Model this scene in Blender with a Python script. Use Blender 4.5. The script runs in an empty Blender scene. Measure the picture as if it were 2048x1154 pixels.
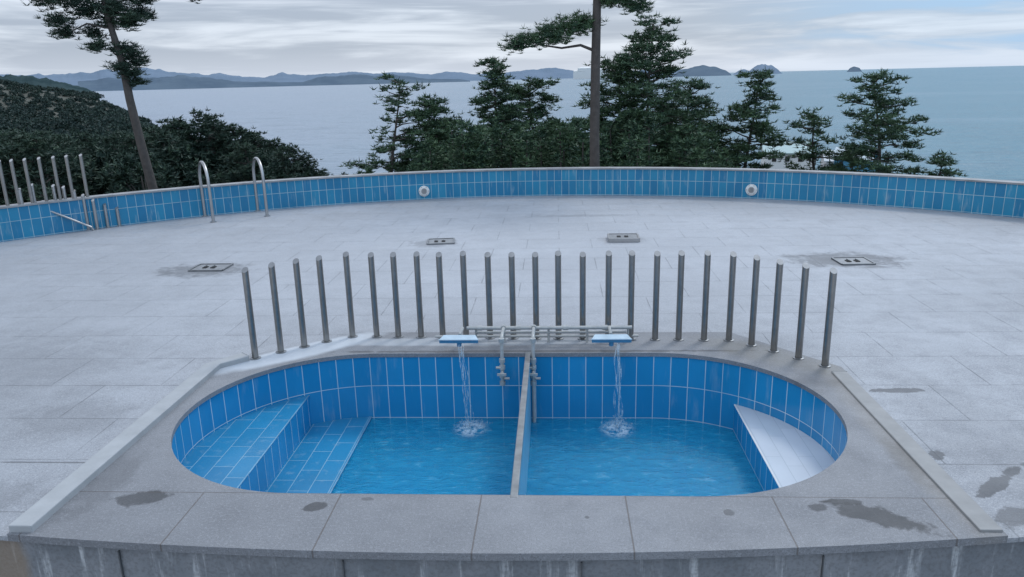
import bpy, math, random
import numpy as np
from mathutils import Vector, Matrix, noise
from mathutils.geometry import tessellate_polygon
R_=math.radians
scene=bpy.context.scene
scene.view_settings.view_transform='Standard'; scene.view_settings.look='None'; scene.view_settings.exposure=0
random.seed(5)

# ------------------------------------------------------------ camera
f=1520/2048*36
pitch=math.atan(422/1520); roll=R_(1.4); yaw=R_(3.5)
fw=Vector((0,math.cos(pitch),-math.sin(pitch))); up0=Vector((0,math.sin(pitch),math.cos(pitch))); r0=Vector((1,0,0))
rr=r0*math.cos(roll)-up0*math.sin(roll); uu=up0*math.cos(roll)+r0*math.sin(roll)
Rz=Matrix.Rotation(yaw,3,'Z'); rr=Rz@rr; uu=Rz@uu; fw=Rz@fw
cam=bpy.data.cameras.new('camera'); cam.lens=f; cam.sensor_width=36; cam.clip_start=.1; cam.clip_end=120000
co=bpy.data.objects.new('camera',cam); scene.collection.objects.link(co)
M=Matrix((rr,uu,-fw)).transposed().to_4x4(); M.translation=Vector((0,0,3)); co.matrix_world=M
scene.camera=co

# ------------------------------------------------------------ node helpers
class NT:
    def __init__(s,tree): s.t=tree; s.n=tree.nodes; s.l=tree.links
    def node(s,typ,**k):
        nd=s.n.new(typ)
        for a,b in k.items(): setattr(nd,a,b)
        return nd
    def put(s,sock,v):
        if isinstance(v,bpy.types.NodeSocket): s.l.new(v,sock)
        elif isinstance(v,(tuple,list)) and len(v)==3 and sock.type=='RGBA': sock.default_value=(*v,1)
        else: sock.default_value=v
    def math(s,op,a,b=0.0,clamp=False):
        m=s.node('ShaderNodeMath',operation=op); m.use_clamp=clamp; s.put(m.inputs[0],a); s.put(m.inputs[1],b); return m.outputs[0]
    def mix(s,fac,a,b,blend='MIX'):
        m=s.node('ShaderNodeMix',data_type='RGBA',blend_type=blend); s.put(m.inputs[0],fac); s.put(m.inputs[6],a); s.put(m.inputs[7],b); return m.outputs[2]
    def ramp(s,v,lo,hi,a=0.0,b=1.0):
        m=s.node('ShaderNodeMapRange'); m.interpolation_type='SMOOTHSTEP'
        s.put(m.inputs[0],v); m.inputs[1].default_value=lo; m.inputs[2].default_value=hi; m.inputs[3].default_value=a; m.inputs[4].default_value=b; return m.outputs[0]
    def noise(s,vec,scale,detail=4,rough=.55,dist=0):
        m=s.node('ShaderNodeTexNoise'); s.l.new(vec,m.inputs['Vector']); m.inputs['Scale'].default_value=scale; m.inputs['Detail'].default_value=detail; m.inputs['Roughness'].default_value=rough; m.inputs['Distortion'].default_value=dist; return m.outputs[0]
    def mapping(s,vec,loc=(0,0,0),rot=(0,0,0),sc=(1,1,1)):
        m=s.node('ShaderNodeMapping'); s.l.new(vec,m.inputs[0]); m.inputs[1].default_value=loc; m.inputs[2].default_value=rot; m.inputs[3].default_value=sc; return m.outputs[0]
    def coord(s,k='Object'): return s.node('ShaderNodeTexCoord').outputs[k]
    def pos(s): return s.node('ShaderNodeNewGeometry').outputs['Position']
    def blob(s,P,c,sx,sy,nz,rot=0,soft=.5,amt=1.2):
        v=s.node('ShaderNodeVectorMath',operation='SUBTRACT'); s.l.new(P,v.inputs[0]); v.inputs[1].default_value=(c[0],c[1],0)
        w=s.mapping(v.outputs[0],rot=(0,0,rot)); w2=s.mapping(w,sc=(1/sx,1/sy,0))
        q=s.node('ShaderNodeVectorMath',operation='LENGTH'); s.l.new(w2,q.inputs[0])
        d=s.math('ADD',q.outputs['Value'],s.math('MULTIPLY',s.math('SUBTRACT',nz,.5),amt))
        return s.ramp(d,1-soft/2,1+soft/2,1,0)
    def bump(s,h,strength=.3,dist=.01):
        b=s.node('ShaderNodeBump'); s.put(b.inputs['Height'],h); b.inputs['Strength'].default_value=strength; b.inputs['Distance'].default_value=dist; return b.outputs[0]
def newmat(name):
    m=bpy.data.materials.new(name); m.use_nodes=True; nt=NT(m.node_tree)
    return m,nt,m.node_tree.nodes['Principled BSDF']
def simple(name,col,rough=.6,metal=0,var=.15,scale=8,bump=0,spec=.5):
    m,nt,p=newmat(name); nz=nt.noise(nt.pos(),scale)
    c=nt.mix(nz,tuple(x*(1-var*1.5) for x in col),tuple(min(1,x*(1+var*1.5)) for x in col))
    nt.put(p.inputs['Base Color'],c); p.inputs['Roughness'].default_value=rough; p.inputs['Metallic'].default_value=metal; p.inputs['Specular IOR Level'].default_value=spec
    if bump: nt.l.new(nt.bump(nt.noise(nt.pos(),scale*6),bump),p.inputs['Normal'])
    return m

# ------------------------------------------------------------ mesh helpers
class MB:
    def __init__(s): s.v=[]; s.f=[]; s.m=[]; s.uv=[]
    def face(s,pts,mi=0,uv=None):
        b=len(s.v); s.v+= [tuple(p) for p in pts]; s.f.append(tuple(range(b,b+len(pts)))); s.m.append(mi); s.uv.append(uv or [(p[0],p[1]) for p in pts])
    def grid(s,rows,mi=0,closed=False):
        b=len(s.v); n=len(rows[0])
        for r in rows: s.v+=[tuple(p) for p in r]
        for i in range(len(rows)-1):
            for j in range(n if closed else n-1):
                k=(j+1)%n
                s.f.append((b+i*n+j,b+i*n+k,b+(i+1)*n+k,b+(i+1)*n+j)); s.m.append(mi); s.uv.append([(0,0)]*4)
    def tube(s,pts,rad,n=10,mi=0,cap=True):
        pts=[Vector(p) for p in pts]; rads=rad if isinstance(rad,(list,tuple)) else [rad]*len(pts)
        rows=[]; ref=None
        for i,p in enumerate(pts):
            t=(pts[min(i+1,len(pts)-1)]-pts[max(i-1,0)]).normalized()
            if ref is None: ref=t.orthogonal().normalized()
            ref=(ref-t*ref.dot(t)).normalized(); bi=t.cross(ref)
            rows.append([p+(ref*math.cos(2*math.pi*k/n)+bi*math.sin(2*math.pi*k/n))*rads[i] for k in range(n)])
        s.grid(rows,mi,True)
        if cap: s.face(rows[0][::-1],mi); s.face(rows[-1],mi)
    def box(s,c,d,rot=0,mi=0,tz=0):
        hx,hy,hz=d[0]/2,d[1]/2,d[2]/2; cr,sr=math.cos(rot),math.sin(rot)
        P=[]
        for z in(-hz,hz):
            k=1-tz if z>0 else 1
            for x,y in((-hx*k,-hy*k),(hx*k,-hy*k),(hx*k,hy*k),(-hx*k,hy*k)): P.append((c[0]+x*cr-y*sr,c[1]+x*sr+y*cr,c[2]+z))
        for q in((3,2,1,0),(4,5,6,7),(0,1,5,4),(1,2,6,5),(2,3,7,6),(3,0,4,7)): s.face([P[i] for i in q],mi)
    def poly(s,pts,z,mi=0,holes=[]):
        loops=[[Vector((p[0],p[1],0)) for p in pts]]+[[Vector((p[0],p[1],0)) for p in h] for h in holes]
        flat=[p for l in loops for p in l]
        for t in tessellate_polygon(loops):
            a=[flat[i] for i in t]
            if (a[1]-a[0]).cross(a[2]-a[0]).z<0: a=a[::-1]
            s.face([(p.x,p.y,z) for p in a],mi)
    def skirt(s,pts,z0,z1,mi=0,closed=True,u0=0):
        u=u0; n=len(pts)
        for i in range(n if closed else n-1):
            a=pts[i]; b=pts[(i+1)%n]; L=math.hypot(b[0]-a[0],b[1]-a[1])
            s.face([(a[0],a[1],z0),(b[0],b[1],z0),(b[0],b[1],z1),(a[0],a[1],z1)],mi,[(u,z0),(u+L,z0),(u+L,z1),(u,z1)]); u+=L
    def obj(s,name,mats,smooth=False,parent=None,bevel=0):
        me=bpy.data.meshes.new(name); me.from_pydata(s.v,[],s.f)
        for m in mats: me.materials.append(m)
        me.polygons.foreach_set('material_index',s.m)
        ul=me.uv_layers.new(name='UVMap'); ul.data.foreach_set('uv',[c for u in s.uv for p in u for c in p])
        if smooth: me.polygons.foreach_set('use_smooth',[True]*len(s.f))
        me.update(); o=bpy.data.objects.new(name,me); scene.collection.objects.link(o)
        if bevel:
            import bmesh
            bm=bmesh.new(); bm.from_mesh(me); bmesh.ops.remove_doubles(bm,verts=bm.verts,dist=1e-5); bm.to_mesh(me); bm.free()
            b=o.modifiers.new('bevel','BEVEL'); b.width=bevel; b.segments=2; b.limit_method='ANGLE'
        if parent: o.parent=parent
        return o
def empty(name,loc=(0,0,0)):
    e=bpy.data.objects.new(name,None); e.location=(0,0,0); e.empty_display_size=.1; scene.collection.objects.link(e); return e

# ------------------------------------------------------------ materials
def tile_mat(name,c1,c2,grout,w,h,offset=0.0,voff=0.0,mort=.0045,rough=.2,dirt=.0):
    m,nt,p=newmat(name)
    uv=nt.node('ShaderNodeUVMap').outputs[0]; uv=nt.mapping(uv,loc=(50*w,50*h+voff,0))
    b=nt.node('ShaderNodeTexBrick'); b.offset=offset; b.squash=1
    nt.l.new(uv,b.inputs['Vector']); b.inputs['Scale'].default_value=1; b.inputs['Brick Width'].default_value=w; b.inputs['Row Height'].default_value=h
    b.inputs['Mortar Size'].default_value=mort; b.inputs['Mortar Smooth'].default_value=.2; b.inputs['Bias'].default_value=0
    nt.put(b.inputs['Color1'],c1); nt.put(b.inputs['Color2'],c2); nt.put(b.inputs['Mortar'],grout)
    n1=nt.noise(nt.pos(),1.3,5); c=nt.mix(nt.ramp(n1,.35,.75,0,.4),b.outputs[0],tuple(x*.75 for x in c1))
    n2=nt.noise(nt.mapping(nt.pos(),sc=(6,6,1.2)),1.6,4)
    c=nt.mix(nt.ramp(n2,.55,.8,0,.22+dirt),c,(.42,.52,.55))
    nt.l.new(c,p.inputs['Base Color']); p.inputs['Roughness'].default_value=rough
    nt.l.new(nt.bump(nt.math('ADD',nt.math('MULTIPLY',b.outputs['Fac'],-1),nt.math('MULTIPLY',n1,.3)),.35,.004),p.inputs['Normal'])
    return m
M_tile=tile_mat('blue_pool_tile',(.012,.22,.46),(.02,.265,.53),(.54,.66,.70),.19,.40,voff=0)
M_tile_step=tile_mat('blue_step_tile',(.014,.19,.37),(.02,.23,.43),(.30,.46,.55),.40,.20,offset=.5,rough=.35,mort=.0035)
M_tile_far=tile_mat('blue_wall_tile',(.012,.18,.35),(.02,.25,.42),(.40,.54,.58),.19,.37,mort=.006,dirt=.2)
M_white_tile=tile_mat('white_bench_tile',(.48,.54,.60),(.54,.59,.65),(.36,.42,.47),.60,.15,offset=.3,mort=.003,rough=.3)
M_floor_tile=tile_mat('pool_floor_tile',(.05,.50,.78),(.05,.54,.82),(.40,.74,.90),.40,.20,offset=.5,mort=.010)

def stone(name,base,kind):
    m,nt,p=newmat(name); P=nt.pos()
    big=nt.noise(P,.35,5,.6); med=nt.noise(P,2.2,6,.65); fine=nt.noise(P,45,3,.75); grit=nt.noise(P,130,3,.75)
    nz=nt.noise(P,4.5,6,.7,.4); spk=nt.noise(nt.mapping(P,loc=(9,4,0)),11,5,.75,.5)
    a=tuple(x*.80 for x in base); b=tuple(min(1,x*1.16) for x in base)
    c=nt.mix(nt.ramp(big,.3,.7),a,b)
    c=nt.mix(nt.ramp(med,.4,.75,0,.5),c,tuple(x*.70 for x in base))
    c=nt.mix(nt.ramp(fine,.48,.68,0,.5),c,tuple(x*1.5 for x in base))
    c=nt.mix(nt.ramp(grit,.50,.64,0,.75),c,tuple(x*.42 for x in base))
    c=nt.mix(nt.math('MULTIPLY',nt.ramp(spk,.66,.74),.55),c,tuple(x*.35 for x in base))
    c=nt.mix(nt.math('MULTIPLY',nt.ramp(spk,.30,.24),.35),c,tuple(min(1,x*1.7) for x in base))
    br=nt.node('ShaderNodeTexBrick')
    if kind=='deck':
        v=nt.mapping(P,loc=(60-.05,60.02,0)); br.offset=.5
        br.inputs['Brick Width'].default_value=1.2; br.inputs['Row Height'].default_value=.8; br.inputs['Mortar Size'].default_value=.007
    else:
        v=nt.mapping(P,loc=(1.065*60+.573,200-5.04-.0,0)); br.offset=0
        br.inputs['Brick Width'].default_value=1.065; br.inputs['Row Height'].default_value=200; br.inputs['Mortar Size'].default_value=.006
    br.inputs['Scale'].default_value=1; br.inputs['Mortar Smooth'].default_value=.3
    nt.l.new(v,br.inputs['Vector'])
    nt.put(br.inputs['Color1'],(.0,.0,.0)); nt.put(br.inputs['Color2'],(1,1,1)); nt.put(br.inputs['Mortar'],(.5,.5,.5))
    bwt=nt.node('ShaderNodeRGBToBW'); nt.l.new(br.outputs[0],bwt.inputs[0])
    fac=br.outputs['Fac']
    if kind=='deck':
        fac=nt.math('MULTIPLY',fac,nt.ramp(med,.35,.6,.35,1.0))
        c=nt.mix(nt.math('MULTIPLY',bwt.outputs[0],.16),c,tuple(x*.62 for x in base))
        k=nt.blob(P,(0,13.5),6.5,3.6,big,0,1.3,.8); c=nt.mix(nt.math('MULTIPLY',k,.3),c,tuple(x*1.45 for x in base))  # paler deck centre: reflected sheen painted into the stone colour
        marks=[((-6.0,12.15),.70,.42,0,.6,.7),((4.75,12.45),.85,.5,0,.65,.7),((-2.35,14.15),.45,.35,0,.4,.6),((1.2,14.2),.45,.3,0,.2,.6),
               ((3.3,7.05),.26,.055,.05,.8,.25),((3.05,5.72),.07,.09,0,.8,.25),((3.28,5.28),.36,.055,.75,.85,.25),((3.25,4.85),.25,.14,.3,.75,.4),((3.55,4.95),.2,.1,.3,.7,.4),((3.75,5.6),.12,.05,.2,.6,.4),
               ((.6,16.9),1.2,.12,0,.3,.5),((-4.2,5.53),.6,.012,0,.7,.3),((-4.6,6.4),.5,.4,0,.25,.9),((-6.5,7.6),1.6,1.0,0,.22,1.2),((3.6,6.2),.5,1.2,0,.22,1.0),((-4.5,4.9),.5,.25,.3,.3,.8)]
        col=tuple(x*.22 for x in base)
    else:
        sx=nt.node('ShaderNodeSeparateXYZ'); nt.l.new(P,sx.inputs[0])
        fac=nt.math('MULTIPLY',fac,nt.ramp(sx.outputs[1],5.03,5.06,1,0))
        marks=[((2.2,4.80),.32,.11,-.5,.85,.4),((2.05,4.98),.14,.04,0,.8,.4),((1.85,4.9),.08,.05,.4,.7,.4),((-3.12,4.95),.21,.09,.1,.8,.35),((-1.78,4.86),.08,.055,.6,.8,.25),((-1.42,4.97),.05,.02,0,.5,.2),
               ((2.75,5.6),.1,.3,0,.4,.8),((1.2,4.83),.04,.04,0,.6,.3),((.2,4.75),.02,.02,0,.6,.2),((-3.55,5.2),.15,.5,0,.3,.8),((2.6,7.3),.2,.3,0,.3,.8),((0,8.12),2.6,.035,0,.6,.4)]
        col=tuple(x*.18 for x in base)
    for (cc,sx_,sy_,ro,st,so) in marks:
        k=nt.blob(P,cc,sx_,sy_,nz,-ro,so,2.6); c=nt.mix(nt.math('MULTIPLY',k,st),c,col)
    if kind=='slab':
        k=nt.blob(P,(-2.95,8.15),1.0,.22,nz,-.7,.5,.4); c=nt.mix(nt.math('MULTIPLY',k,.85),c,(.52,.56,.60))
        k=nt.blob(P,(-1.2,8.45),1.8,.14,nz,0,.5,.6); c=nt.mix(nt.math('MULTIPLY',k,.55),c,(.46,.50,.54))
        k=nt.blob(P,(2.3,8.0),.8,.25,nz,.7,.8,.8); c=nt.mix(nt.math('MULTIPLY',k,.35),c,(.17,.16,.13))
        k=nt.blob(P,(2.85,6.2),.18,1.8,nz,0,.8,.8); c=nt.mix(nt.math('MULTIPLY',k,.25),c,(.28,.25,.20))
    c=nt.mix(nt.math('MULTIPLY',fac,.6),c,tuple(x*.3 for x in base) if kind=='deck' else (.08,.06,.045))
    nt.l.new(c,p.inputs['Base Color'])
    nt.put(p.inputs['Roughness'],nt.ramp(med,.3,.7,.42,.7)); p.inputs['Specular IOR Level'].default_value=.5
    h=nt.math('ADD',nt.math('MULTIPLY',grit,.7),nt.math('SUBTRACT',nt.math('MULTIPLY',fine,.8),nt.math('MULTIPLY',fac,1.5)))
    nt.l.new(nt.bump(h,.6,.007),p.inputs['Normal'])
    return m
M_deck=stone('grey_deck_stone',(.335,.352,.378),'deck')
M_slab=stone('weathered_slab_stone',(.215,.224,.24),'slab')
M_kerb=simple('pale_kerb_stone',(.33,.345,.355),.6,var=.15,scale=5,bump=.2)
M_kerb2=simple('worn_kerb_stone',(.26,.263,.26),.65,var=.2,scale=5,bump=.2)
M_coping=simple('coping_stone',(.27,.275,.28),.6,var=.4,scale=3,bump=.2)
M_steel=simple('stainless_steel',(.31,.30,.285),.34,1,var=.15,scale=14)
M_steel_d=simple('dull_steel',(.25,.26,.27),.45,1,var=.25,scale=10)
M_cap=simple('bright_steel',(.42,.42,.42),.4,1,var=.1)
M_hatch=simple('hatch_steel',(.25,.26,.27),.5,.5,var=.3,scale=12)
M_black=simple('black_gap',(.015,.015,.015),.7)
M_joint=simple('mortar_joint',(.08,.085,.09),.8)
M_white=simple('white_plastic',(.72,.73,.71),.35,var=.06)
M_spout=simple('blue_white_spout',(.42,.54,.62),.3,var=.15)
M_spoutb=simple('spout_blue',(.06,.21,.36),.35)
M_pipe=simple('pvc_grey_pipe',(.40,.41,.40),.4,.2,var=.2,scale=20)
M_bark=simple('pine_bark',(.075,.066,.06),.9,var=.4,scale=9,bump=.6)
m,nt,p=newmat('stained_concrete'); P=nt.pos()
n1=nt.noise(nt.mapping(P,sc=(5,5,.5)),1,6,.7); n2=nt.noise(P,1.4,5,.6); n3=nt.noise(P,40,3)
c=nt.mix(nt.ramp(n2,.3,.7),(.14,.155,.17),(.24,.25,.265)); c=nt.mix(nt.ramp(n1,.53,.68,0,.85),c,(.55,.57,.58)); c=nt.mix(nt.ramp(n3,.4,.7,0,.4),c,(.09,.09,.09))
k=nt.blob(P,(-3.95,4.5),.16,.6,n2,0,.6,1.6); c=nt.mix(nt.math('MULTIPLY',k,.6),c,(.24,.17,.10))
nt.l.new(c,p.inputs['Base Color']); p.inputs['Roughness'].default_value=.75; nt.l.new(nt.bump(n3,.4,.01),p.inputs['Normal']); M_concwall=m

def foliage(name,dark,light,scale=1.2,hi=2.1):
    m,nt,p=newmat(name); P=nt.coord('Object'); n=nt.noise(P,scale,4,.6); n2=nt.noise(P,scale*6,2,.6)
    c=nt.mix(nt.ramp(n,.35,.66),dark,light); c=nt.mix(nt.ramp(n2,.48,.72,0,.7),c,(light[0]*hi,light[1]*hi*.95,light[2]*hi*.8))
    oi=nt.node('ShaderNodeObjectInfo'); c=nt.mix(nt.math('MULTIPLY',oi.outputs['Random'],.3),c,dark)
    nt.l.new(c,p.inputs['Base Color']); p.inputs['Roughness'].default_value=.6; p.inputs['Specular IOR Level'].default_value=.25
    return m
M_needle=foliage('pine_needles',(.026,.060,.040),(.075,.130,.066))
M_forest=foliage('forest_leaves',(.018,.037,.033),(.036,.062,.048),.02,1.6)
M_grove=foliage('grove_leaves',(.018,.038,.031),(.042,.072,.048),.7,1.8)

# ------------------------------------------------------------ deck, slab, pool
CX,CY,CR=-.42,5.73,14.23
def fy(x): return 4.31+.018*(x+.9)**2
def stadium(R,n=40,x0=-2.03,x1=1.04,yc=6.55):
    pts=[(x1+R*math.cos(a),yc+R*math.sin(a)) for a in [(-math.pi/2+math.pi*i/n) for i in range(n+1)]]
    pts+=[(x0+R*math.cos(a),yc+R*math.sin(a)) for a in [(math.pi/2+math.pi*i/n) for i in range(n+1)]]
    return pts
slab_far=[(2.97,7.62),(2.06,8.76),(-2.46,8.82),(-3.60,7.95),(-3.86,7.62)]
frontR=[(x,fy(x)) for x in np.linspace(13.2,2.97,24)]
frontM=[(x,fy(x)) for x in np.linspace(-3.86,2.97,24)]
frontL=[(x,fy(x)) for x in np.linspace(-3.86,-13.9,24)]
arc=[(CX+CR*math.cos(R_(a)),CY+CR*math.sin(R_(a))) for a in np.linspace(174.5,3.5,90)]
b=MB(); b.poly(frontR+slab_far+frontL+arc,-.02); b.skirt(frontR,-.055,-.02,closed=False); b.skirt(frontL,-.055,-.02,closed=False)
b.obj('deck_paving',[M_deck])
b=MB(); b.poly(frontM+slab_far,0,holes=[stadium(1.51)])
b.skirt(frontM+slab_far,-.055,0); b.skirt(stadium(1.51),-.045,0)
b.obj('pool_slab',[M_slab])
fr=[(x,fy(x)+.05) for x in np.linspace(-13.9,13.2,70)]
b=MB(); b.skirt(fr,-3.2,-.056,closed=False)
for x in np.arange(-13,13,1.6): b.box((x+.35,fy(x+.35)+.043,-1.6),(.008,.02,3.0),0,1)
b.obj('retaining_wall',[M_concwall,M_joint])
b=MB(); b.face([(-30,-6,-3.2),(30,-6,-3.2),(30,9,-3.2),(-30,9,-3.2)]); b.obj('lower_terrace_paving',[M_concwall])
def strip(b,pts,w,z0,z1):
    L=[];Rr=[]
    for i,pp in enumerate(pts):
        a=Vector(pts[max(i-1,0)]);c=Vector(pts[min(i+1,len(pts)-1)]); t=(c-a).normalized(); n=Vector((-t.y,t.x))
        L.append(Vector(pp)+n*w/2); Rr.append(Vector(pp)-n*w/2)
    for i in range(len(pts)-1):
        q=[Rr[i],Rr[i+1],L[i+1],L[i]]
        b.face([(v.x,v.y,z1) for v in q])
        b.face([(L[i].x,L[i].y,z0),(L[i].x,L[i].y,z1),(L[i+1].x,L[i+1].y,z1),(L[i+1].x,L[i+1].y,z0)])
        b.face([(Rr[i].x,Rr[i].y,z0),(Rr[i+1].x,Rr[i+1].y,z0),(Rr[i+1].x,Rr[i+1].y,z1),(Rr[i].x,Rr[i].y,z1)])
    for i in(0,-1): b.face([(L[i].x,L[i].y,z0),(Rr[i].x,Rr[i].y,z0),(Rr[i].x,Rr[i].y,z1),(L[i].x,L[i].y,z1)])
b=MB(); strip(b,[(-3.775,4.49),(-3.775,7.62),(-3.52,7.90)],.17,-.03,.055); b.obj('pale_kerb',[M_kerb],bevel=.008)
b=MB(); strip(b,[(2.885,4.62),(2.885,7.45)],.15,-.01,.018); b.obj('worn_kerb',[M_kerb2],bevel=.005)

pool=empty('plunge_pool')
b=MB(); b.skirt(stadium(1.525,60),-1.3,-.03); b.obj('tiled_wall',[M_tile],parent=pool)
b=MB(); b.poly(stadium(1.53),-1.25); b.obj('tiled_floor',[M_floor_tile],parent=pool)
def chordpoly(xc,left,R=1.53,xc2=None):
    n=48
    if left:
        h=math.sqrt(max(0,R*R-(xc+2.03)**2)); mid=[(-2.03+R*math.cos(a),6.55+R*math.sin(a)) for a in np.linspace(math.pi/2,3*math.pi/2,n)]
        if xc2 is None: pts=[(xc,6.55+h)]+[p for p in mid if p[0]<=xc]+[(xc,6.55-h)]
        else:
            h2=math.sqrt(R*R-(xc2+2.03)**2)
            up=[p for p in mid if xc2<p[0]<xc and p[1]>6.55]; dn=[p for p in mid if xc2<p[0]<xc and p[1]<6.55]
            pts=[(xc,6.55+h)]+up+[(xc2,6.55+h2),(xc2,6.55-h2)]+dn+[(xc,6.55-h)]
    else:
        pts=[(1.04+R*math.cos(a),6.55+R*math.sin(a)) for a in np.linspace(-math.pi/2,math.pi/2,n)]
        pts=[p for p in pts if p[0]>=xc]; h=math.sqrt(max(0,R*R-(xc-1.04)**2))
        pts=[(xc,6.55-h)]+pts+[(xc,6.55+h)]
    return pts,h
M_spoutn=simple('step_nosing',(.16,.34,.48),.3,var=.3)
def step(name,pts,xc,h,z,zb,mt,mr):
    b=MB(); s=MB(); s.poly(pts,z)
    for fc,uv in zip(s.f,s.uv):
        P=[s.v[i] for i in fc]; b.face(P,0,[(p[1]*1.0,p[0]) for p in P])
    b.face([(xc,6.55-h,zb),(xc,6.55+h,zb),(xc,6.55+h,z),(xc,6.55-h,z)],1,[(6.55-h,zb),(6.55+h,zb),(6.55+h,z),(6.55-h,z)])
    b.obj(name,[mt,mr],parent=pool)
    e=MB(); e.tube([(xc,6.55-h+.01,z-.004),(xc,6.55+h-.01,z-.004)],.007,8); e.obj(name+'_nosing',[M_spoutn if mt is not M_white_tile else M_white],parent=pool)
pts,h=chordpoly(-2.82,True); step('upper_step',pts,-2.82,h,-.42,-1.2,M_tile_step,M_tile)
pts,h=chordpoly(-2.18,True,xc2=-2.82); step('lower_step',pts,-2.18,h,-.785,-1.24,M_tile_step,M_tile)
pts,h=chordpoly(1.93,False); step('white_bench',pts,1.93,h,-.50,-1.24,M_white_tile,M_tile)
b=MB(); b.box((-.33,6.55,-.63),(.05,3.06,1.22)); b.obj('divider_wall',[simple('divider_panel',(.14,.36,.50),.3,.0,var=.2,scale=4)],parent=pool)
b=MB(); b.box((-.33,6.55,-.012),(.060,3.10,.03)); b.obj('divider_cap',[simple('divider_metal',(.25,.26,.265),.42,.7,var=.4,scale=9)],parent=pool,bevel=.006)

m,nt,p=newmat('pool_water_surface'); P=nt.pos(); nt.n.remove(p)
w1=nt.noise(nt.mapping(P,sc=(1,2.0,1)),6,4,.6,.6); w2=nt.noise(nt.mapping(P,sc=(1,2.3,1)),24,3,.6,.3)
nz=nt.noise(P,14,5,.7); foam=None
for c in [(-.98,7.82),(.66,7.82)]:
    k=nt.blob(P,c,.18,.22,nz,0,.6,2.2); foam=k if foam is None else nt.math('MAXIMUM',foam,k)
h=nt.math('ADD',w1,nt.math('MULTIPLY',w2,.4)); h=nt.math('ADD',h,nt.math('MULTIPLY',foam,.8))
nor=nt.bump(h,.5,.05)
tr=nt.node('ShaderNodeBsdfTransparent'); nt.put(tr.inputs[0],(.38,.90,1.0))
wc=nt.mix(nt.ramp(w1,.36,.68),(.010,.30,.54),(.02,.38,.64)); wc=nt.mix(nt.ramp(nt.math('ADD',w1,nt.math('MULTIPLY',w2,.4)),.80,.92,0,.4),wc,(.28,.66,.84))  # ripple highlights painted as pale cyan on the wave crests
df=nt.node('ShaderNodeBsdfDiffuse'); nt.put(df.inputs[0],wc); nt.l.new(nor,df.inputs[1])
ms=nt.node('ShaderNodeMixShader'); ms.inputs[0].default_value=.55; nt.l.new(tr.outputs[0],ms.inputs[1]); nt.l.new(df.outputs[0],ms.inputs[2])
gl=nt.node('ShaderNodeBsdfGlossy'); gl.inputs['Roughness'].default_value=.06; nt.l.new(nor,gl.inputs['Normal'])
fr_=nt.node('ShaderNodeFresnel'); fr_.inputs[0].default_value=1.33; nt.l.new(nor,fr_.inputs['Normal'])
ms2=nt.node('ShaderNodeMixShader'); nt.l.new(fr_.outputs[0],ms2.inputs[0]); nt.l.new(ms.outputs[0],ms2.inputs[1]); nt.l.new(gl.outputs[0],ms2.inputs[2])
fd=nt.node('ShaderNodeBsdfDiffuse'); nt.put(fd.inputs[0],(.75,.85,.9))
ms3=nt.node('ShaderNodeMixShader'); nt.l.new(nt.math('MULTIPLY',foam,nt.ramp(nz,.42,.6,0,.6)),ms3.inputs[0]); nt.l.new(ms2.outputs[0],ms3.inputs[1]); nt.l.new(fd.outputs[0],ms3.inputs[2])
nt.l.new(ms3.outputs[0],nt.n['Material Output'].inputs[0]); M_water=m
b=MB(); b.poly(stadium(1.522),-.81); b.obj('pool_water',[M_water])

m,nt,p=newmat('falling_water'); nt.n.remove(p)
tr=nt.node('ShaderNodeBsdfTransparent'); df=nt.node('ShaderNodeBsdfDiffuse'); nt.put(df.inputs[0],(.65,.82,.92)); gl=nt.node('ShaderNodeBsdfGlossy'); gl.inputs['Roughness'].default_value=.1
a=nt.node('ShaderNodeMixShader'); nt.put(a.inputs[0],nt.ramp(nt.noise(nt.mapping(nt.pos(),sc=(6,6,1)),14,3),.38,.68,.05,.6)); nt.l.new(tr.outputs[0],a.inputs[1]); nt.l.new(df.outputs[0],a.inputs[2])
c2=nt.node('ShaderNodeMixShader'); c2.inputs[0].default_value=.12; nt.l.new(a.outputs[0],c2.inputs[1]); nt.l.new(gl.outputs[0],c2.inputs[2]); nt.l.new(c2.outputs[0],nt.n['Material Output'].inputs[0]); M_fall=m
for cx in(-1.08,.66):
    b=MB(); rnd=random.Random(int(cx*100)+500)
    for s in range(7):
        ox=rnd.uniform(-.028,.028); ph=rnd.uniform(0,6); pts=[];rad=[]; drift=rnd.uniform(-.02,.03)+( .07 if cx<0 else 0)
        t0=rnd.uniform(0,.2) if s>3 else 0
        for i in range(24):
            t=i/23
            if t<t0: continue
            z=.15-.965*t; y=8.02-.16*math.sqrt(t)
            pts.append((cx+ox*(1+.5*t)+drift*t+.012*math.sin(ph+t*14),y+.01*math.cos(ph+t*11),z)); rad.append(max(.0012,.0055*(.55+.6*math.sin(ph*2+t*25)*rnd.uniform(.5,1))))
        b.tube(pts,rad,5)
    lx=cx+(.08 if cx<0 else 0)
    for s in range(140):
        a=rnd.uniform(0,6.28); r=abs(rnd.gauss(0,.11)); z=-.81+abs(rnd.gauss(0,.04))*(1.2-min(r*3,1)); q=rnd.uniform(.003,.008)
        b.tube([(lx+r*math.cos(a),7.84+r*math.sin(a),z),(lx+r*math.cos(a)+q*.3,7.84+r*math.sin(a),z+q*1.8)],q,5)
    b.obj('falling_water',[M_fall],smooth=True)

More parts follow.
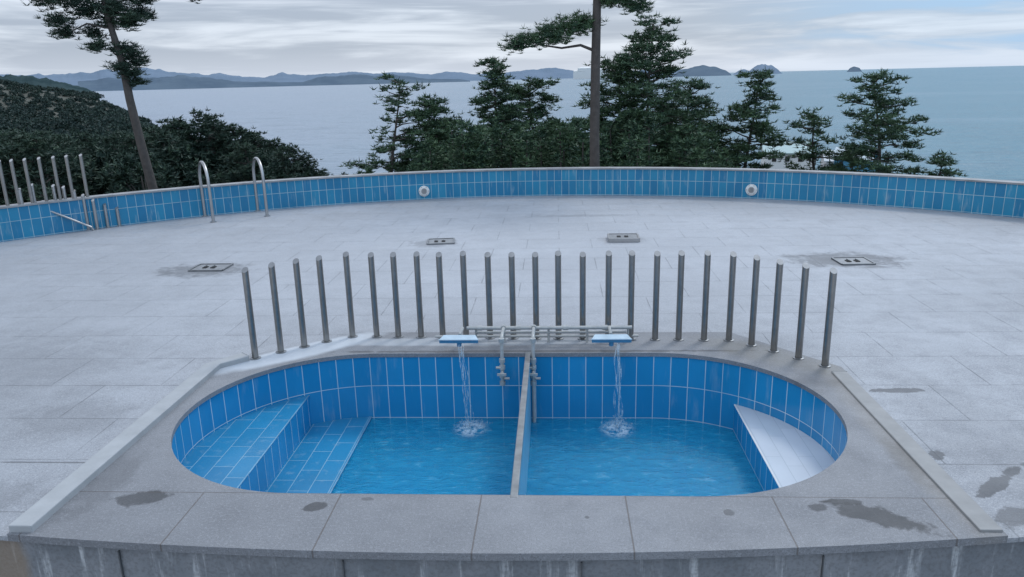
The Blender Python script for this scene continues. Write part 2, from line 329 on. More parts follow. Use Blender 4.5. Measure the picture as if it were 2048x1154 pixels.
fx=empty('water_spout_fixture')
b=MB()
b.tube([(-1.05,8.36,.20),(.86,8.36,.20)],.022,10); b.tube([(-.95,8.42,.125),(.80,8.42,.125)],.016,8)
b.tube([(-1.45,8.50,.05),(.95,8.50,.05)],.016,8)
for x in(-.95,-.62,-.27,-.1,.35,.82): b.tube([(x,8.42,-.01),(x,8.42,.2)],.014,8)
for x in(-.62,-.27): b.tube([(x,8.36,.20),(x,8.1,.205),(x,8.0,.19),(x,7.985,.12),(x,7.985,-.36 if x<-.5 else -.86)],.021,10)
for x in(-1.10,.60): b.tube([(x,8.36,.20),(x,8.1,.205)],.02,8)
b.obj('pipes',[M_pipe],smooth=True,parent=fx)
b=MB()
for x in(-.62,-.27):
    for z in(.18,-.06,-.14,-.24,-.33): b.tube([(x,7.985,z-.022),(x,7.985,z+.022)],.033,10)
    b.tube([(x,7.985,-.19),(x,7.90,-.19)],.02,8); b.box((x,7.885,-.19),(.10,.02,.025)); b.tube([(x-.07,7.97,-.14),(x+.02,7.97,-.14)],.016,8); b.tube([(x+.02,7.97,-.27),(x+.08,7.97,-.27)],.016,8)
    b.tube([(x,8.34,.20),(x,8.38,.20)],.035,10)
for x in(-.9,-.45,.1,.55): b.tube([(x-.03,8.36,.20),(x+.03,8.36,.20)],.03,10)
b.obj('valves_and_fittings',[M_pipe],parent=fx)
for x in(-1.10,.60):
    b=MB(); y1=8.08; zt=.195
    T=[(x-.22,7.98,zt),(x+.22,7.98,zt),(x+.18,y1,zt+.02),(x-.18,y1,zt+.02)]; B=[(x-.22,7.98,.148),(x+.22,7.98,.148),(x+.18,y1,.155),(x-.18,y1,.155)]
    b.face([B[0],B[1],T[1],T[0]],1)
    b.face(T); b.face(B[::-1],1); b.face([B[1],B[2],T[2],T[1]],1); b.face([B[3],B[0],T[0],T[3]],1); b.face([B[2],B[3],T[3],T[2]],1)
    b.box((x,7.97,.192),(.45,.014,.014),0,0)
    b.tube([(x,8.02,.10),(x,8.02,.155)],.028,8,1)
    b.obj('spout_blade',[M_spout,M_spoutb],parent=fx,bevel=.004)

def post(b,x,y,z0,z1,r=.038,cut=.025):
    n=14; ring=lambda z,rad,sl=0:[(x+rad*math.cos(2*math.pi*k/n),y+rad*math.sin(2*math.pi*k/n),z+sl*math.sin(2*math.pi*k/n)) for k in range(n)]
    b.grid([ring(z0,r),ring(z1,r,cut)],0,True); b.face(ring(z1,r,cut),1)
    b.grid([ring(z0,r*1.7),ring(z0+.008,r*1.7),ring(z0+.012,r*1.1)],1,True)
xs=[(-3.42,7.92),(-3.2,8.12),(-2.98,8.30),(-2.75,8.48),(-2.50,8.65)]+[(x,8.65-.012*i) for i,x in enumerate(np.linspace(-2.2,1.98,16))]+[(2.21,8.3),(2.41,8.1),(2.61,7.88),(2.82,7.65)]
b=MB()
for i,(x,y) in enumerate(xs): post(b,x+random.uniform(-.012,.012),y,0,1.03+random.uniform(-.01,.01),.036)
b.obj('post_fence',[M_steel,M_steel_d],smooth=False)
for pl in bpy.data.objects['post_fence'].data.polygons:
    if pl.material_index==0: pl.use_smooth=True

# ------------------------------------------------------------ big curved wall
wall=empty('curved_pool_wall')
angs=np.linspace(178,2,220)
def ring(r,z): return [(CX+r*math.cos(R_(a)),CY+r*math.sin(R_(a)),z) for a in angs]
b=MB(); b.skirt([p[:2] for p in ring(CR-.003,0)],-.1,.66,closed=False); b.obj('tiled_face',[M_tile_far],parent=wall)
b=MB(); b.grid([ring(CR-.03,.655),ring(CR-.03,.690),ring(CR+.26,.690),ring(CR+.26,.655),ring(CR+.22,.655),ring(CR+.22,-2.5)])
b.grid([ring(CR-.03,.655),ring(CR+.05,.655)])
b.obj('coping',[M_coping],parent=wall)

for (x,y,z) in [(-3.43,19.6,.20),(4.80,18.95,.20)]:
    d=Vector((CX-x,CY-y,0)).normalized(); c=Vector((CX,CY,z))-d*(CR-.005); s=Vector((-d.y,d.x,0)); u=Vector((0,0,1))
    b=MB(); b.tube([c,c+d*.03],.14,24); b.tube([c+d*.03,c+d*.05],[.12,.10],24); b.tube([c+d*.05,c+d*.058],.075,20,1)
    for k in range(6):
        a=k*math.pi/3; q=c+(s*math.cos(a)+u*math.sin(a))*.115+d*.03; b.tube([q,q+d*.018],.012,6,1)
    for k in(-.03,0,.03): q=c+s*k; b.tube([q-u*.05+d*.062,q+u*.05+d*.062],.006,5,2)
    b.obj('pool_light',[M_white,M_cap,M_steel_d])

lad=empty('pool_ladder')
for (a,bb,zt) in [((-7.80,16.70),(-8.36,17.50),1.30),((-6.80,17.38),(-7.33,18.17),1.30)]:
    mx,my=(a[0]+bb[0])/2,(a[1]+bb[1])/2; dx,dy=(a[0]-mx),(a[1]-my)
    pts=[(a[0],a[1],-.02),(a[0],a[1],.45)]
    for i in range(17):
        t=math.pi*i/16; pts.append((mx+dx*math.cos(t),my+dy*math.cos(t),zt-.42+.42*math.sin(t)))
    pts+=[(bb[0],bb[1],.4),(bb[0],bb[1],-.02)]
    b=MB(); b.tube(pts,.036,10); b.tube([(a[0],a[1],-.02),(a[0],a[1],.0)],.07,12); b.tube([(bb[0],bb[1],-.02),(bb[0],bb[1],.0)],.07,12)
    b.obj('handrail',[M_cap],smooth=True,parent=lad)

b=MB()
for (x,y) in [(-12.05,14.1),(-11.93,14.4),(-11.82,14.7),(-11.68,15.0),(-11.56,15.22),(-11.47,15.43),(-11.38,15.68),(-11.27,15.95),(-11.13,16.2),(-11.01,16.45),(-10.86,16.72)]:
    d=Vector((x-CX,y-CY)).normalized(); q=Vector((CX,CY))+d*(CR+.1)
    post(b,q.x,q.y,.685,1.60,.034)
b.obj('post_fence',[M_steel,M_cap])
b=MB()
for (x,y,hh) in [(-11.15,15.2,1.0),(-11.02,15.42,1.06),(-10.89,15.61,1.06),(-10.76,15.72,1.0),(-10.62,15.84,.95),(-10.45,15.92,.85),(-10.3,15.97,.75),(-10.12,16.01,.63),(-9.99,16.2,.5),(-9.83,16.38,.40)]:
    post(b,x,y,-.02,hh,.034)
b.tube([(-11.3,15.35,.62),(-10.95,15.42,.60),(-10.15,15.85,.06),(-10.12,15.87,-.02)],.022,8)
b.tube([(-11.2,15.9,.64),(-10.6,15.95,.62)],.02,8)
b.obj('stair_railing',[M_cap,M_cap])
b=MB(); b.box((-10.45,16.25,.22),(.22,.18,.3),.4); b.box((-10.45,16.25,.39),(.26,.22,.03),.4); b.tube([(-10.42,16.12,.22),(-10.40,16.09,.22)],.06,10,1); b.obj('pump_box',[M_white,M_steel_d],bevel=.01)

for (x,y,w,dd,ro,up) in [(-5.9,12.32,.58,.46,0,0),(-2.22,14.25,.50,.46,.12,0),(1.27,14.25,.56,.48,-.02,.05),(4.82,12.32,.52,.46,.03,0)]:
    b=MB(); z=-.02
    cr,sr=math.cos(ro),math.sin(ro); T=lambda a,c:(x+a*cr-c*sr,y+a*sr+c*cr)
    for (a,c,ww,hh) in [(0,-dd/2,w,.03),(0,dd/2,w,.03),(-w/2,0,.03,dd-.03),(w/2,0,.03,dd-.03)]:
        q=T(a,c); b.box((q[0],q[1],z+.012+up/2),(ww,hh,.026+up),ro,0)
    q=T(0,0); b.box((q[0],q[1],z+.008+up),(w-.035,dd-.035,.012),ro,1)
    for a in(-.09,.05):
        q=T(a,-.02); b.box((q[0],q[1],z+.02+up),(.07,.11,.012),ro,2); q=T(a,.0); b.box((q[0],q[1],z+.035+up),(.015,.09,.02),ro,0)
    b.obj('floor_hatch',[M_cap if up else M_steel_d,M_hatch,M_black])

# ------------------------------------------------------------ terrain + sea
SEA=-27.0
def lerp_tab(t,x):
    if x<=t[0][0]: return t[0][1]
    for a,c in zip(t,t[1:]):
        if x<=c[0]: return a[1]+(c[1]-a[1])*(x-a[0])/(c[0]-a[0])
    return t[-1][1]
shore=[(-60,6000),(-33,3600),(-31.6,1900),(-30.6,1050),(-29.6,860),(-28,560),(-26,320),(-22,215),(-10,190),(60,190)]
def th(az,d):
    S=lerp_tab(shore,az)
    base=lerp_tab([(0,-3.5),(14,-2.6),(20,-2.2),(95,-10),(190,-27.5),(260,-32)],d)
    if S>200:
        k=min(1,(S-200)/200)
        far=lerp_tab([(0,-2.2),(40,-5),(120,-13),(300,-22),(5000,-22)],d)
        sh=lerp_tab([(0,0),(.8,0),(1,1),(1.1,1.6)],d/S)
        far=far*(1-min(1,sh))+(-27.2)*min(1,sh)-max(0,sh-1)*8
        x=d*math.sin(R_(az)); y=d*math.cos(R_(az))
        hill=74*math.exp(-(((x+775)/225)**2+((y-640)/330)**2))
        hill*=1-min(1,sh)
        base=base*(1-k)+(far+hill)*k
    n=noise.noise(Vector((d*math.sin(R_(az))*.02,d*math.cos(R_(az))*.02,0)))
    return base+n*min(1.0,d/200)*1.5
m,nt,p=newmat('ground_soil'); P=nt.pos(); sx=nt.node('ShaderNodeSeparateXYZ'); nt.l.new(P,sx.inputs[0])
c=nt.mix(nt.ramp(nt.noise(P,.3,6,.7),.35,.65),(.03,.042,.03),(.08,.075,.055)); c=nt.mix(nt.ramp(sx.outputs[2],-26.6,-25.8,1,0),c,(.42,.40,.36))
nt.l.new(c,p.inputs['Base Color']); p.inputs['Roughness'].default_value=.9
rows=[]; azs=list(np.linspace(-62,-34,15))+list(np.linspace(-33,-21,37))+list(np.linspace(-20,60,41))
for d in np.geomspace(6,6500,90): rows.append([(d*math.sin(R_(a)),d*math.cos(R_(a)),th(a,d)) for a in azs])
b=MB(); b.grid(rows); o=b.obj('ground',[m],smooth=True)
me=o.data
for v in me.vertices:
    if math.hypot(v.co.x-CX,v.co.y-CY)<CR+.2 : v.co.z=-3.6
me.update()

m,nt,p=newmat('sea_water'); P=nt.pos(); sx=nt.node('ShaderNodeSeparateXYZ'); nt.l.new(P,sx.inputs[0])
n1=nt.noise(nt.mapping(P,sc=(1,2.2,1)),.12,5,.65,.3); n2=nt.noise(nt.mapping(P,sc=(.3,1,1)),.006,5,.6,.5); n4=nt.noise(nt.mapping(P,sc=(.5,1.6,1)),.035,5,.7,.4)
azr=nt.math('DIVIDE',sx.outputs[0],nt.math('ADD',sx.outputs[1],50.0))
c=nt.mix(nt.ramp(nt.math('ADD',azr,nt.math('MULTIPLY',n2,.25)),-.30,.60),(.23,.28,.34),(.02,.13,.18))  # left side paler: sky reflection painted into the sea colour
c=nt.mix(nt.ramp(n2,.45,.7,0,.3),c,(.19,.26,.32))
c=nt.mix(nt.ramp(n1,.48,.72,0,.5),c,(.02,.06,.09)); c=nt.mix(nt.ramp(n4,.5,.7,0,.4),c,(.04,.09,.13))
nt.l.new(c,p.inputs['Base Color']); p.inputs['Roughness'].default_value=.32; p.inputs['IOR'].default_value=1.33
nt.l.new(nt.bump(n1,.8,1.8),p.inputs['Normal']); M_sea=m
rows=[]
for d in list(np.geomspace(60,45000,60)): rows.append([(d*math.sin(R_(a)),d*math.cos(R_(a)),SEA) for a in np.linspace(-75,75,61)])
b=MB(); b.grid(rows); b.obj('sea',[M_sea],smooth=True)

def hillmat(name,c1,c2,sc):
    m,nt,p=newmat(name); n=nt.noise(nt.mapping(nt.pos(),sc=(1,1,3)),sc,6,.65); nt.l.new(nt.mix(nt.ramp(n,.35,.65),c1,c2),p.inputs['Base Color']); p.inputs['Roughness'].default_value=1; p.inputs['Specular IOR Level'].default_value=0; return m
H_far=hillmat('far_hill_haze',(.145,.195,.255),(.17,.22,.285),.002)  # far and mid hills: distance haze painted into the base colour
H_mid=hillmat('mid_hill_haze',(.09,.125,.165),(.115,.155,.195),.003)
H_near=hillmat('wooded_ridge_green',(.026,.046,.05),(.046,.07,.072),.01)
def ridge(name,tab,d,depth,mat,seed=0,rough=.12):
    az0,az1=tab[0][0],tab[-1][0]; n=int((az1-az0)*14)+8; rows=[]
    A=np.linspace(az0,az1,n)
    for j in range(13):
        t=j/12; row=[]
        for a in A:
            e=lerp_tab(tab,a); hh=max(0,d*math.tan(R_(e))+30)
            nn=noise.fractal(Vector((a*1.3,t*2.2,seed)),1.0,2.0,5)
            q=math.sin(math.pi*t)**.8*hh*(1+rough*nn) if e>-.15 else 0
            dd=d+depth*(t-.5)
            row.append((dd*math.sin(R_(a)),dd*math.cos(R_(a)),SEA-2+max(0,q)))
        rows.append(row)
    b=MB(); b.grid(rows); b.obj(name,[mat],smooth=True)
far=[(-37,.9),(-33,.85),(-31,1.0),(-29.5,1.12),(-27.7,1.15),(-26,.85),(-24.5,.7),(-23.5,.75),(-22,.5),(-20.5,.4),(-19.3,.72),(-18,.5),(-16.7,.55),(-14.5,.68),(-13,.5),(-11.7,.58),(-9,.38),(-7.5,.54),(-6,.3),(-4,.34),(-2,.5),(0,.62),(1.5,.32),(4,.25),(7,.32),(9.3,.3),(10.6,.2),(11.5,-.2)]
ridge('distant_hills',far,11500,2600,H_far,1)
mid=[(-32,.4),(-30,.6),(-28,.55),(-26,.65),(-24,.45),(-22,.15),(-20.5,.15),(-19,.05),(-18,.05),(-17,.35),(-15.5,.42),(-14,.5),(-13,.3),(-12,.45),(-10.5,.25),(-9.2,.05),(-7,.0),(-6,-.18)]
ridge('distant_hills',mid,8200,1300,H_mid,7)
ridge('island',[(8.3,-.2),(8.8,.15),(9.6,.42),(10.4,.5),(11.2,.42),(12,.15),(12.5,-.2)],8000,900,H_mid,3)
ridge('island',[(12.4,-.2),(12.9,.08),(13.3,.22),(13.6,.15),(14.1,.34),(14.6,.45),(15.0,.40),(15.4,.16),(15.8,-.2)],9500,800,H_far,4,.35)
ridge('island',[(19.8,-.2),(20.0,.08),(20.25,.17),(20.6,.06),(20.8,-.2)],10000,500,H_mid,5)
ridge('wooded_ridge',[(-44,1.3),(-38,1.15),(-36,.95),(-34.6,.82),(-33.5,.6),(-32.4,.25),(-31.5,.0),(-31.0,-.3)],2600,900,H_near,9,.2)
b=MB()
for k,(a,w,h) in enumerate([(1.75,110,70),(2.15,130,95),(3.45,120,80),(3.0,60,60)]):
    x=7300*math.sin(R_(a)); y=7300*math.cos(R_(a)); b.box((x,y,SEA+h/2),(w,80,h),-R_(a)); b.box((x,y,SEA+h+6),(w*1.02,84,12),-R_(a),0,.5)
b.obj('waterfront_building',[M_white])

# ------------------------------------------------------------ foliage
def tufts(centers,rng,k,L,w,up=.55,spread=1.0):
    C=np.repeat(np.array(centers),k,axis=0); n=len(C)
    if not np.isscalar(L): L=np.repeat(L,k); w=np.repeat(w,k)[:,None]
    d=rng.normal(size=(n,3))*spread; d[:,2]=np.abs(d[:,2])*.8*up+d[:,2]*(1-up)+up*.4; d/=np.linalg.norm(d,axis=1)[:,None]
    s=np.cross(d,rng.normal(size=(n,3))); s/=np.linalg.norm(s,axis=1)[:,None]
    LL=(L*rng.uniform(.6,1.25,n))[:,None]
    a=C+d*LL*.1+s*w*.5; b_=C+d*LL*.1-s*w*.5; m_=C+d*LL
    return np.stack([a,b_,m_],1).reshape(-1,3)
def mesh_from(name,trunk,tv,mats):
    nv=len(trunk.v); T=tv.reshape(-1,3); verts=trunk.v+T.tolist(); k=len(T)//3
    faces=trunk.f+[(nv+3*i,nv+3*i+1,nv+3*i+2) for i in range(k)]
    me=bpy.data.meshes.new(name); me.from_pydata(verts,[],faces)
    for m in mats: me.materials.append(m)
    me.polygons.foreach_set('material_index',[0]*len(trunk.f)+[1]*k); me.update(); return me
def pine_mesh(name,seed,H,R,cb=.25,nb=46,dens=1.0,mat=None,L=.22,w=.045,k=9,flat=.35,wig=.25,prof=None,tr=.11):
    rng=np.random.default_rng(seed); rnd=random.Random(seed); t=MB()
    tp=[]
    for i in range(9):
        q=i/8; tp.append(Vector((wig*math.sin(q*3+seed)*q,wig*math.cos(q*4+seed*2)*q*.8,H*q)))
    t.tube(tp,[tr*(1-.85*i/8) for i in range(9)],8)
    def tpos(q): 
        x=q*8; i=min(7,int(x)); return tp[i].lerp(tp[i+1],x-i)
    cen=[]
    for i in range(nb):
        q=cb+(1-cb)*(i+.5)/nb; az=i*2.4+rnd.uniform(-.6,.6); qq=(q-cb)/(1-cb)
        pr=prof(qq) if prof else (.22+.9*(1-qq)**.75)*(.55+.45*min(1,qq*6+.3))
        ln=R*pr*rnd.choice([.45,.7,.95,1.15,.85])
        rise=rnd.uniform(-.05,.28)+.25*qq; p0=tpos(q); pts=[]
        for j in range(5):
            s=j/4; pts.append(p0+Vector((math.cos(az+.25*s)*ln*s,math.sin(az+.25*s)*ln*s,ln*(rise*s-.12*s*s+.1*math.sin(s*5+i)*.5))))
        t.tube(pts,[max(.006,tr*.32*(1-.8*j/4)*min(1,ln)) for j in range(5)],5,cap=False)
        npad=max(2,int(ln*4.0*dens))
        for c in range(npad):
            s=rnd.uniform(.35,1.05); x=s*4; ii=min(3,int(x)); c0=pts[ii].lerp(pts[ii+1],x-ii)
            lat=rnd.uniform(-1,1)*ln*.28*(1.15-abs(s-.65)); c0=c0+Vector((-math.sin(az)*lat,math.cos(az)*lat,rnd.uniform(-.02,.12)))
            pr_=rnd.uniform(.12,.26)
            for _ in range(int(7*dens)+3):
                cen.append((c0.x+rnd.gauss(0,pr_),c0.y+rnd.gauss(0,pr_),c0.z+rnd.gauss(0,pr_*flat)))
    for _ in range(10): q=tpos(1.0); cen.append((q.x+rnd.gauss(0,.12),q.y+rnd.gauss(0,.12),q.z-rnd.uniform(0,.5)))
    return mesh_from(name,t,tufts(cen,rng,k,L,w),[M_bark,mat or M_needle])
def place(az,d): return (d*math.sin(R_(az)),d*math.cos(R_(az)))
def addpine(az,d,eltop,R,seed,**kw):
    x,y=place(az,d); zg=th(az,d)-.1; zt=3+d*math.tan(R_(eltop)); H=zt-zg
    me=pine_mesh('pine_tree',seed,H,R,**kw); o=bpy.data.objects.new('pine_tree',me); o.location=(x,y,zg); scene.collection.objects.link(o); return o
addpine(-12.2,32,-.15,1.9,11,cb=.42,nb=26,dens=.8,wig=.5,prof=lambda q:.9-.35*q)
addpine(-4.7,34,1.05,2.4,12,cb=.25,nb=62,dens=1.15,prof=lambda q:(.14+1.0*(1-q)**1.2))
addpine(-8.9,33,-1.6,1.8,13,cb=.3,nb=44,dens=1.3)
addpine(-1.6,36,-.6,2.4,14,cb=.3,nb=46,dens=1.3,prof=lambda q:1.0-.6*q)
addpine(5.0,31,1.0,2.1,15,cb=.3,nb=46,dens=1.1,prof=lambda q:1.0-.6*q)
addpine(6.9,30,3.35,2.7,16,cb=.22,nb=70,dens=1.0,prof=lambda q:(.24+.95*(1-q)**1.1))
addpine(9.3,33,-.9,2.1,17,cb=.3,nb=46,dens=1.1,prof=lambda q:1.0-.6*q)
addpine(13.6,33,-.2,1.75,18,cb=.33,nb=40,dens=1.1,wig=.4,prof=lambda q:.9-.5*q)
addpine(11.4,34,-3.6,1.6,19,cb=.2,nb=34,dens=1.2)
addpine(22.2,34,-.6,2.2,20,cb=.34,nb=38,dens=1.05,wig=.4,prof=lambda q:1.1-.8*q)
addpine(18.6,34,-3.0,1.5,21,cb=.25,nb=26,dens=.9,wig=.4,prof=lambda q:.9-.4*q)
addpine(26.1,36,-5.7,1.2,22,cb=.2,nb=20,dens=1.0)
rng=np.random.default_rng(3); rnd=random.Random(3); cen=[]; t=MB()
for a in np.arange(-14,24,.55):
    top=lerp_tab([(-14,-6.4),(-11,-5.2),(-9,-3.6),(-5,-2.6),(0,-2.9),(4,-2.8),(9,-3.0),(11.5,-4.6),(13.3,-7.0),(24,-7.6)],a)
    for _ in range(3):
        d=rnd.uniform(24,38); aa=a+rnd.uniform(-.4,.4); x,y=place(aa,d); zg=th(aa,d); zt=3+d*math.tan(R_(top+rnd.uniform(-1.9,.2)))
        rad=rnd.uniform(.45,.9); t.tube([(x,y,zg-.1),(x+rnd.uniform(-.2,.2),y,zt-.3)],[.05,.02],5)
        for _ in range(125):
            u=rnd.random(); zz=zg+(zt-zg)*(.35+.65*u); rr_=rad*(1.15-u)**.6*rnd.uniform(.3,1)
            an=rnd.uniform(0,6.28); cen.append((x+rr_*math.cos(an),y+rr_*math.sin(an),zz))
me=mesh_from('shrubs',t,tufts(cen,rng,9,.2,.055),[M_bark,M_needle]); o=bpy.data.objects.new('shrubs',me); scene.collection.objects.link(o)

def bigpine(name,trunkpts,rads,branches,pads,seed,k=12,mat=None):
    rng=np.random.default_rng(seed); rnd=random.Random(seed); t=MB(); t.tube(trunkpts,rads,14)
    for br,r in branches: t.tube(br,[r*(1-.75*i/(len(br)-1)) for i in range(len(br))],7)
    cen=[]
    for (x,y,z,r) in pads:
        for _ in range(int(100*r/.35)):
            cen.append((x+rnd.gauss(0,r*.5),y+rnd.gauss(0,r*.5),z+rnd.gauss(0,r*.27)))
        t.tube([(x,y,z-.05),(x+r*.5,y,z+.03)],.012,4); t.tube([(x,y,z-.05),(x-r*.4,y+r*.4,z+.05)],.012,4)
    me=mesh_from(name,t,tufts(cen,rng,k,.15,.020,up=.6),[M_bark,mat or M_needle]); o=bpy.data.objects.new(name,me); scene.collection.objects.link(o)
tx,ty=place(2.92,21.2)
pads=[(tx-2.15,ty,3.80,.3),(tx-1.85,ty-.1,3.92,.36),(tx-1.5,ty+.1,3.98,.38),(tx-1.2,ty,4.12,.4),(tx-1.0,ty-.2,3.95,.34),(tx-.85,ty+.1,4.25,.4),(tx-.5,ty,4.2,.36),(tx-.35,ty+.2,4.38,.34),(tx-.15,ty+.1,4.3,.28),
      (tx+.35,ty,4.85,.3),(tx+.6,ty,4.95,.34),(tx+.9,ty+.1,4.75,.32),(tx+1.15,ty-.1,4.65,.3),(tx+.7,ty+.3,5.2,.4),(tx+1.2,ty,5.3,.4),(tx+.2,ty,5.4,.4)]
rn=random.Random(8)
for i in range(26): pads.append((tx+rn.gauss(0,1.3),ty+rn.gauss(0,1.1),rn.uniform(6,9),rn.uniform(.35,.55)))
bigpine('pine_tree',[(tx+.02,ty,-2.6),(tx,ty,-.5),(tx-.02,ty,1.5),(tx,ty,3.4),(tx+.03,ty,5),(tx-.05,ty,7),(tx,ty,9)],[.18,.14,.13,.122,.105,.08,.03],
  [([(tx,ty,3.62),(tx-.4,ty,3.78),(tx-.9,ty,3.72),(tx-1.5,ty,3.82),(tx-2.1,ty,3.72)],.045),([(tx,ty,4.3),(tx-.3,ty,4.35),(tx-.8,ty,4.2)],.03),([(tx,ty,5.1),(tx+.4,ty,4.95),(tx+1.2,ty-.1,4.65)],.05),([(tx,ty,5.3),(tx+.6,ty,5.2),(tx+1.3,ty,5.3)],.04)],pads,31)
bx,by=place(-28.6,22); cz=math.cos(R_(-29)); sz=-math.sin(R_(-29))
def LP(r,z,dd=0): return (bx+r*cz+dd*.5,by+r*sz+dd,z)
lt=[LP(.06,-4.5),LP(.02,-1),LP(0,.45),LP(-.12,1.6),LP(-.22,2.7),LP(-.26,3.6),LP(-.42,4.6),LP(-.5,5.6),LP(-.4,6.8)]
pads=[]
def padpx(r,z,s,dd=0): q=LP(r,z,dd); pads.append((*q,s))
for r,z,s in [(-1.55,4.25,.26),(-1.4,4.55,.32),(-1.1,4.75,.34),(-.8,4.95,.38),(-.5,4.9,.36),(-.15,4.85,.34),(.15,4.75,.32),(.35,4.6,.28),(-1.05,4.3,.26),(-.9,5.2,.45),(-.1,5.3,.45),(.3,5.1,.4),(-1.5,5.0,.4),(-.65,4.55,.26),(0,4.5,.26),(-.55,3.95,.26),(-.3,3.9,.28),(-.05,3.8,.28),(.12,3.6,.26),(-.1,3.45,.26),(.1,3.3,.24),(-.05,3.1,.2),(1.7,5.15,.2)]: padpx(r,z,s,rn.uniform(-.3,.3))
for i in range(16): padpx(rn.gauss(-.4,.9),rn.uniform(5.8,7.4),rn.uniform(.35,.5),rn.gauss(0,.8))
bigpine('pine_tree',lt,[.17,.14,.12,.11,.10,.09,.07,.05,.02],
  [([LP(-.4,4.4),LP(-.9,4.5),LP(-1.5,4.2)],.035),([LP(-.45,4.6),LP(-.1,4.75),LP(.35,4.55)],.03),([LP(-.25,3.5),LP(0,3.55),LP(.1,3.35)],.03),([LP(-.3,3.7),LP(-.5,3.9)],.03),([LP(-.45,4.9),LP(.6,5.25),LP(1.7,5.1)],.03)],pads,33,mat=M_grove)

def broad_mesh(name,seed,H,R,mat,L=.20,w=.07,k=7,ncl=34,per=34):
    rng=np.random.default_rng(seed); rnd=random.Random(seed); t=MB(); t.tube([(0,0,0),(.1,0,H*.5),(0,.1,H*.85)],[.14,.09,.02],7); cen=[]
    for i in range(ncl):
        u=rnd.random(); an=rnd.uniform(0,6.28); z=H*(.3+.6*u); rr=R*math.sqrt(max(.05,1-((u-.3)/.75)**2))*rnd.uniform(.45,1)
        c=Vector((rr*math.cos(an),rr*math.sin(an),z)); t.tube([(0,0,z*.75),c],[.035,.01],4,cap=False); s=rnd.uniform(.22,.42)*R/2
        for _ in range(per): 
            g=Vector((rnd.gauss(0,1),rnd.gauss(0,1),rnd.gauss(0,.6))).normalized()*s*rnd.uniform(.6,1.05); cen.append(tuple(c+g))
    return mesh_from(name,t,tufts(cen,rng,k,L,w,up=.4),[M_bark,mat])
protos=[broad_mesh('broadleaf',s,5,1.7,M_grove) for s in(41,42,43)]+[pine_mesh('grove_pine',s,4.9,1.6,cb=.3,nb=34,dens=1.1,mat=M_grove,w=.05,L=.18) for s in(44,45)]
gr=empty('tree_grove'); rnd=random.Random(77)
skl=[(-60,-2.2),(-32,-2.6),(-28.5,-2.8),(-26.5,-2.5),(-25,-2.4),(-24.3,-2.5),(-23,-3.3),(-21.5,-3.9),(-19.8,-4.4),(-18.6,-5.4),(-17.5,-6.2),(-16,-6.9)]
def inst(az,d,el,k=None):
    x,y=place(az,d); zg=th(az,d)-.2; H=3+d*math.tan(R_(el))-zg
    if H<.8: return
    o=bpy.data.objects.new('crown',protos[k if k is not None else rnd.randrange(5)]); s=H/5; sw=max(s,.7)*rnd.uniform(.8,1.1); o.scale=(sw,sw,s); o.rotation_euler=(0,0,rnd.uniform(0,6.28)); o.location=(x,y,zg); o.parent=gr; scene.collection.objects.link(o)
for i in range(260):
    az=rnd.uniform(-48,-16.5); d=rnd.uniform(26,80); inst(az,d,lerp_tab(skl,az)-abs(rnd.gauss(0,1.4)))
for az,el,k in [(-24.6,-1.9,3),(-23.2,-2.8,3),(-26.2,-2.3,4),(-21.8,-3.2,3),(-20.3,-3.9,4),(-19.4,-4.4,3),(-18.3,-5.3,4),(-15.6,-6.1,1),(-27.3,-2.6,4)]: inst(az,36,el,k)
rng=np.random.default_rng(9); cen=[]; Ls=[]; ws=[]
cnt=0
while cnt<5600:
    az=rng.uniform(-50,-21); d=math.exp(rng.uniform(math.log(75),math.log(1500)))
    if d>lerp_tab(shore,az)*.93: continue
    z=th(az,d); x,y=place(az,d); cnt+=1
    s=rng.uniform(1.6,2.9)*(1 if d<500 else 1.4); n=int(min(170,max(40,60*280/d)))
    g=rng.normal(size=(n,3)); g/=np.linalg.norm(g,axis=1)[:,None]; g[:,2]=np.abs(g[:,2]); g*=rng.uniform(.7,1.1,n)[:,None]
    hh=rng.uniform(3,5.0)*(1 if d<500 else 1.3)
    cen.append(np.stack([x+g[:,0]*s,y+g[:,1]*s,z+hh*.4+g[:,2]*hh*.6],1))
    l=min(1.8,max(.5,d*.0045)); Ls.append(np.full(n,l)); ws.append(np.full(n,l*.6))
cen=np.concatenate(cen)
tv=tufts(cen,rng,3,np.concatenate(Ls),np.concatenate(ws),up=.3)
me=mesh_from('forest',MB(),tv,[M_bark,M_forest]); o=bpy.data.objects.new('forest',me); scene.collection.objects.link(o)

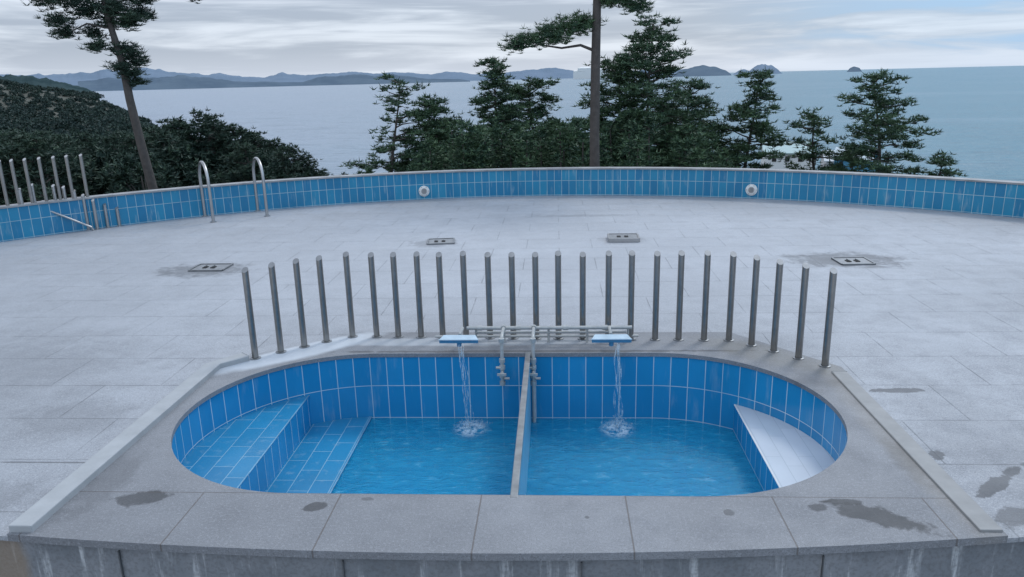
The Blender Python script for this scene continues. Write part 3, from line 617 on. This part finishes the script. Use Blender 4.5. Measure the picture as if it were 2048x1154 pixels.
def house(name,az,d,w,dp,h,wallc,roofc,ro=0,el=-5.6):
    e=empty(name); x,y=place(az,d); zg=th(az,d); zt=3+d*math.tan(R_(el)); wz=zt-1.0
    mw=simple(name+'_walls',wallc,.7,var=.06); mr=simple(name+'_roof',roofc,.6)
    a=ro-R_(az); T=lambda u,v,z:(x+u*math.cos(a)-v*math.sin(a),y+u*math.sin(a)+v*math.cos(a),z)
    b=MB(); b.box((x,y,(zg-1+wz)/2),(w,dp,wz-zg+1),a)
    b.face([T(-w/2,-dp/2,wz),T(-w/2,dp/2,wz),T(-w/2,0,wz+.9)]); b.face([T(w/2,-dp/2,wz),T(w/2,dp/2,wz),T(w/2,0,wz+.9)]); b.obj('walls',[mw],parent=e)
    b=MB(); o_=.3
    for s in(-1,1):
        b.face([T(-w/2-o_,s*(dp/2+o_),wz-.08),T(w/2+o_,s*(dp/2+o_),wz-.08),T(w/2+o_,0,wz+.97),T(-w/2-o_,0,wz+.97)])
        b.face([T(-w/2-o_,s*(dp/2+o_),wz-.2),T(w/2+o_,s*(dp/2+o_),wz-.2),T(w/2+o_,s*(dp/2+o_),wz-.08),T(-w/2-o_,s*(dp/2+o_),wz-.08)])
    b.obj('roof',[mr],parent=e)
    b=MB()
    for u in(-.3,0,.3):
        q=T(u*w,-dp/2-.02,wz-.75); b.box(q,(w*.1,.06,.6),a)
    b.obj('windows',[M_black],parent=e)
house('white_house',16.3,92,4.6,4,3,(.72,.74,.74),(.30,.42,.42),.15,-4.75)
house('white_house',17.3,105,2.2,3,3,(.65,.65,.65),(.55,.56,.56),.4,-5.1)
house('blue_house',20.9,90,3.6,3.4,3,(.08,.28,.45),(.45,.53,.57),-.2,-5.1)
house('grey_house',19.8,98,3.2,3.4,3,(.6,.6,.6),(.45,.48,.5),.2,-5.3)

# ------------------------------------------------------------ sky and light
w=bpy.data.worlds.new('World'); scene.world=w; w.use_nodes=True; nt=NT(w.node_tree); bg=nt.n['Background']
sky=nt.node('ShaderNodeTexSky',sky_type='NISHITA'); sky.sun_disc=False; sky.sun_elevation=R_(52); sky.sun_rotation=R_(35)
D=nt.coord('Generated'); sp=nt.node('ShaderNodeSeparateXYZ'); nt.l.new(D,sp.inputs[0])
n1=nt.noise(nt.mapping(D,sc=(2.2,2.2,26)),1.6,6,.55,.6); n2=nt.noise(nt.mapping(D,loc=(3,1,2),sc=(1.2,1.2,9)),1.7,4,.5,.3)
n3=nt.noise(nt.mapping(D,loc=(7,3,1),sc=(4,4,60)),1.5,5,.6,.4)
cl=nt.math('ADD',nt.math('MULTIPLY',n1,.6),nt.math('ADD',nt.math('MULTIPLY',n2,.3),nt.math('MULTIPLY',n3,.15)))
cloud=nt.mix(nt.ramp(cl,.44,.62),(2.8,3.25,4.05),(5.1,5.6,6.4))
hor=nt.ramp(sp.outputs[2],0,.05,1,0)
cloud=nt.mix(nt.math('MULTIPLY',hor,.5),cloud,(5.2,5.8,6.8))
right=nt.math('MULTIPLY',nt.ramp(sp.outputs[0],.12,.48),nt.ramp(n1,.40,.56,1,.3))
cloud=nt.mix(nt.math('MULTIPLY',right,.9),cloud,(2.3,3.9,5.9))
zen=nt.ramp(sp.outputs[2],.08,.6,1,1.8)
mul=nt.node('ShaderNodeVectorMath',operation='SCALE'); nt.l.new(cloud,mul.inputs[0]); nt.l.new(zen,mul.inputs['Scale'])
fin=nt.mix(.9,sky.outputs[0],mul.outputs[0])
nt.l.new(fin,bg.inputs[0]); bg.inputs[1].default_value=.148
sl=bpy.data.lights.new('sun','SUN'); sl.energy=1.2; sl.angle=R_(14); sl.color=(1,.97,.93)
so=bpy.data.objects.new('sun',sl); scene.collection.objects.link(so)
el,az=R_(52),R_(35)
dv=Vector((math.sin(az)*math.cos(el),math.cos(az)*math.cos(el),math.sin(el))); so.rotation_euler=dv.to_track_quat('Z','Y').to_euler()
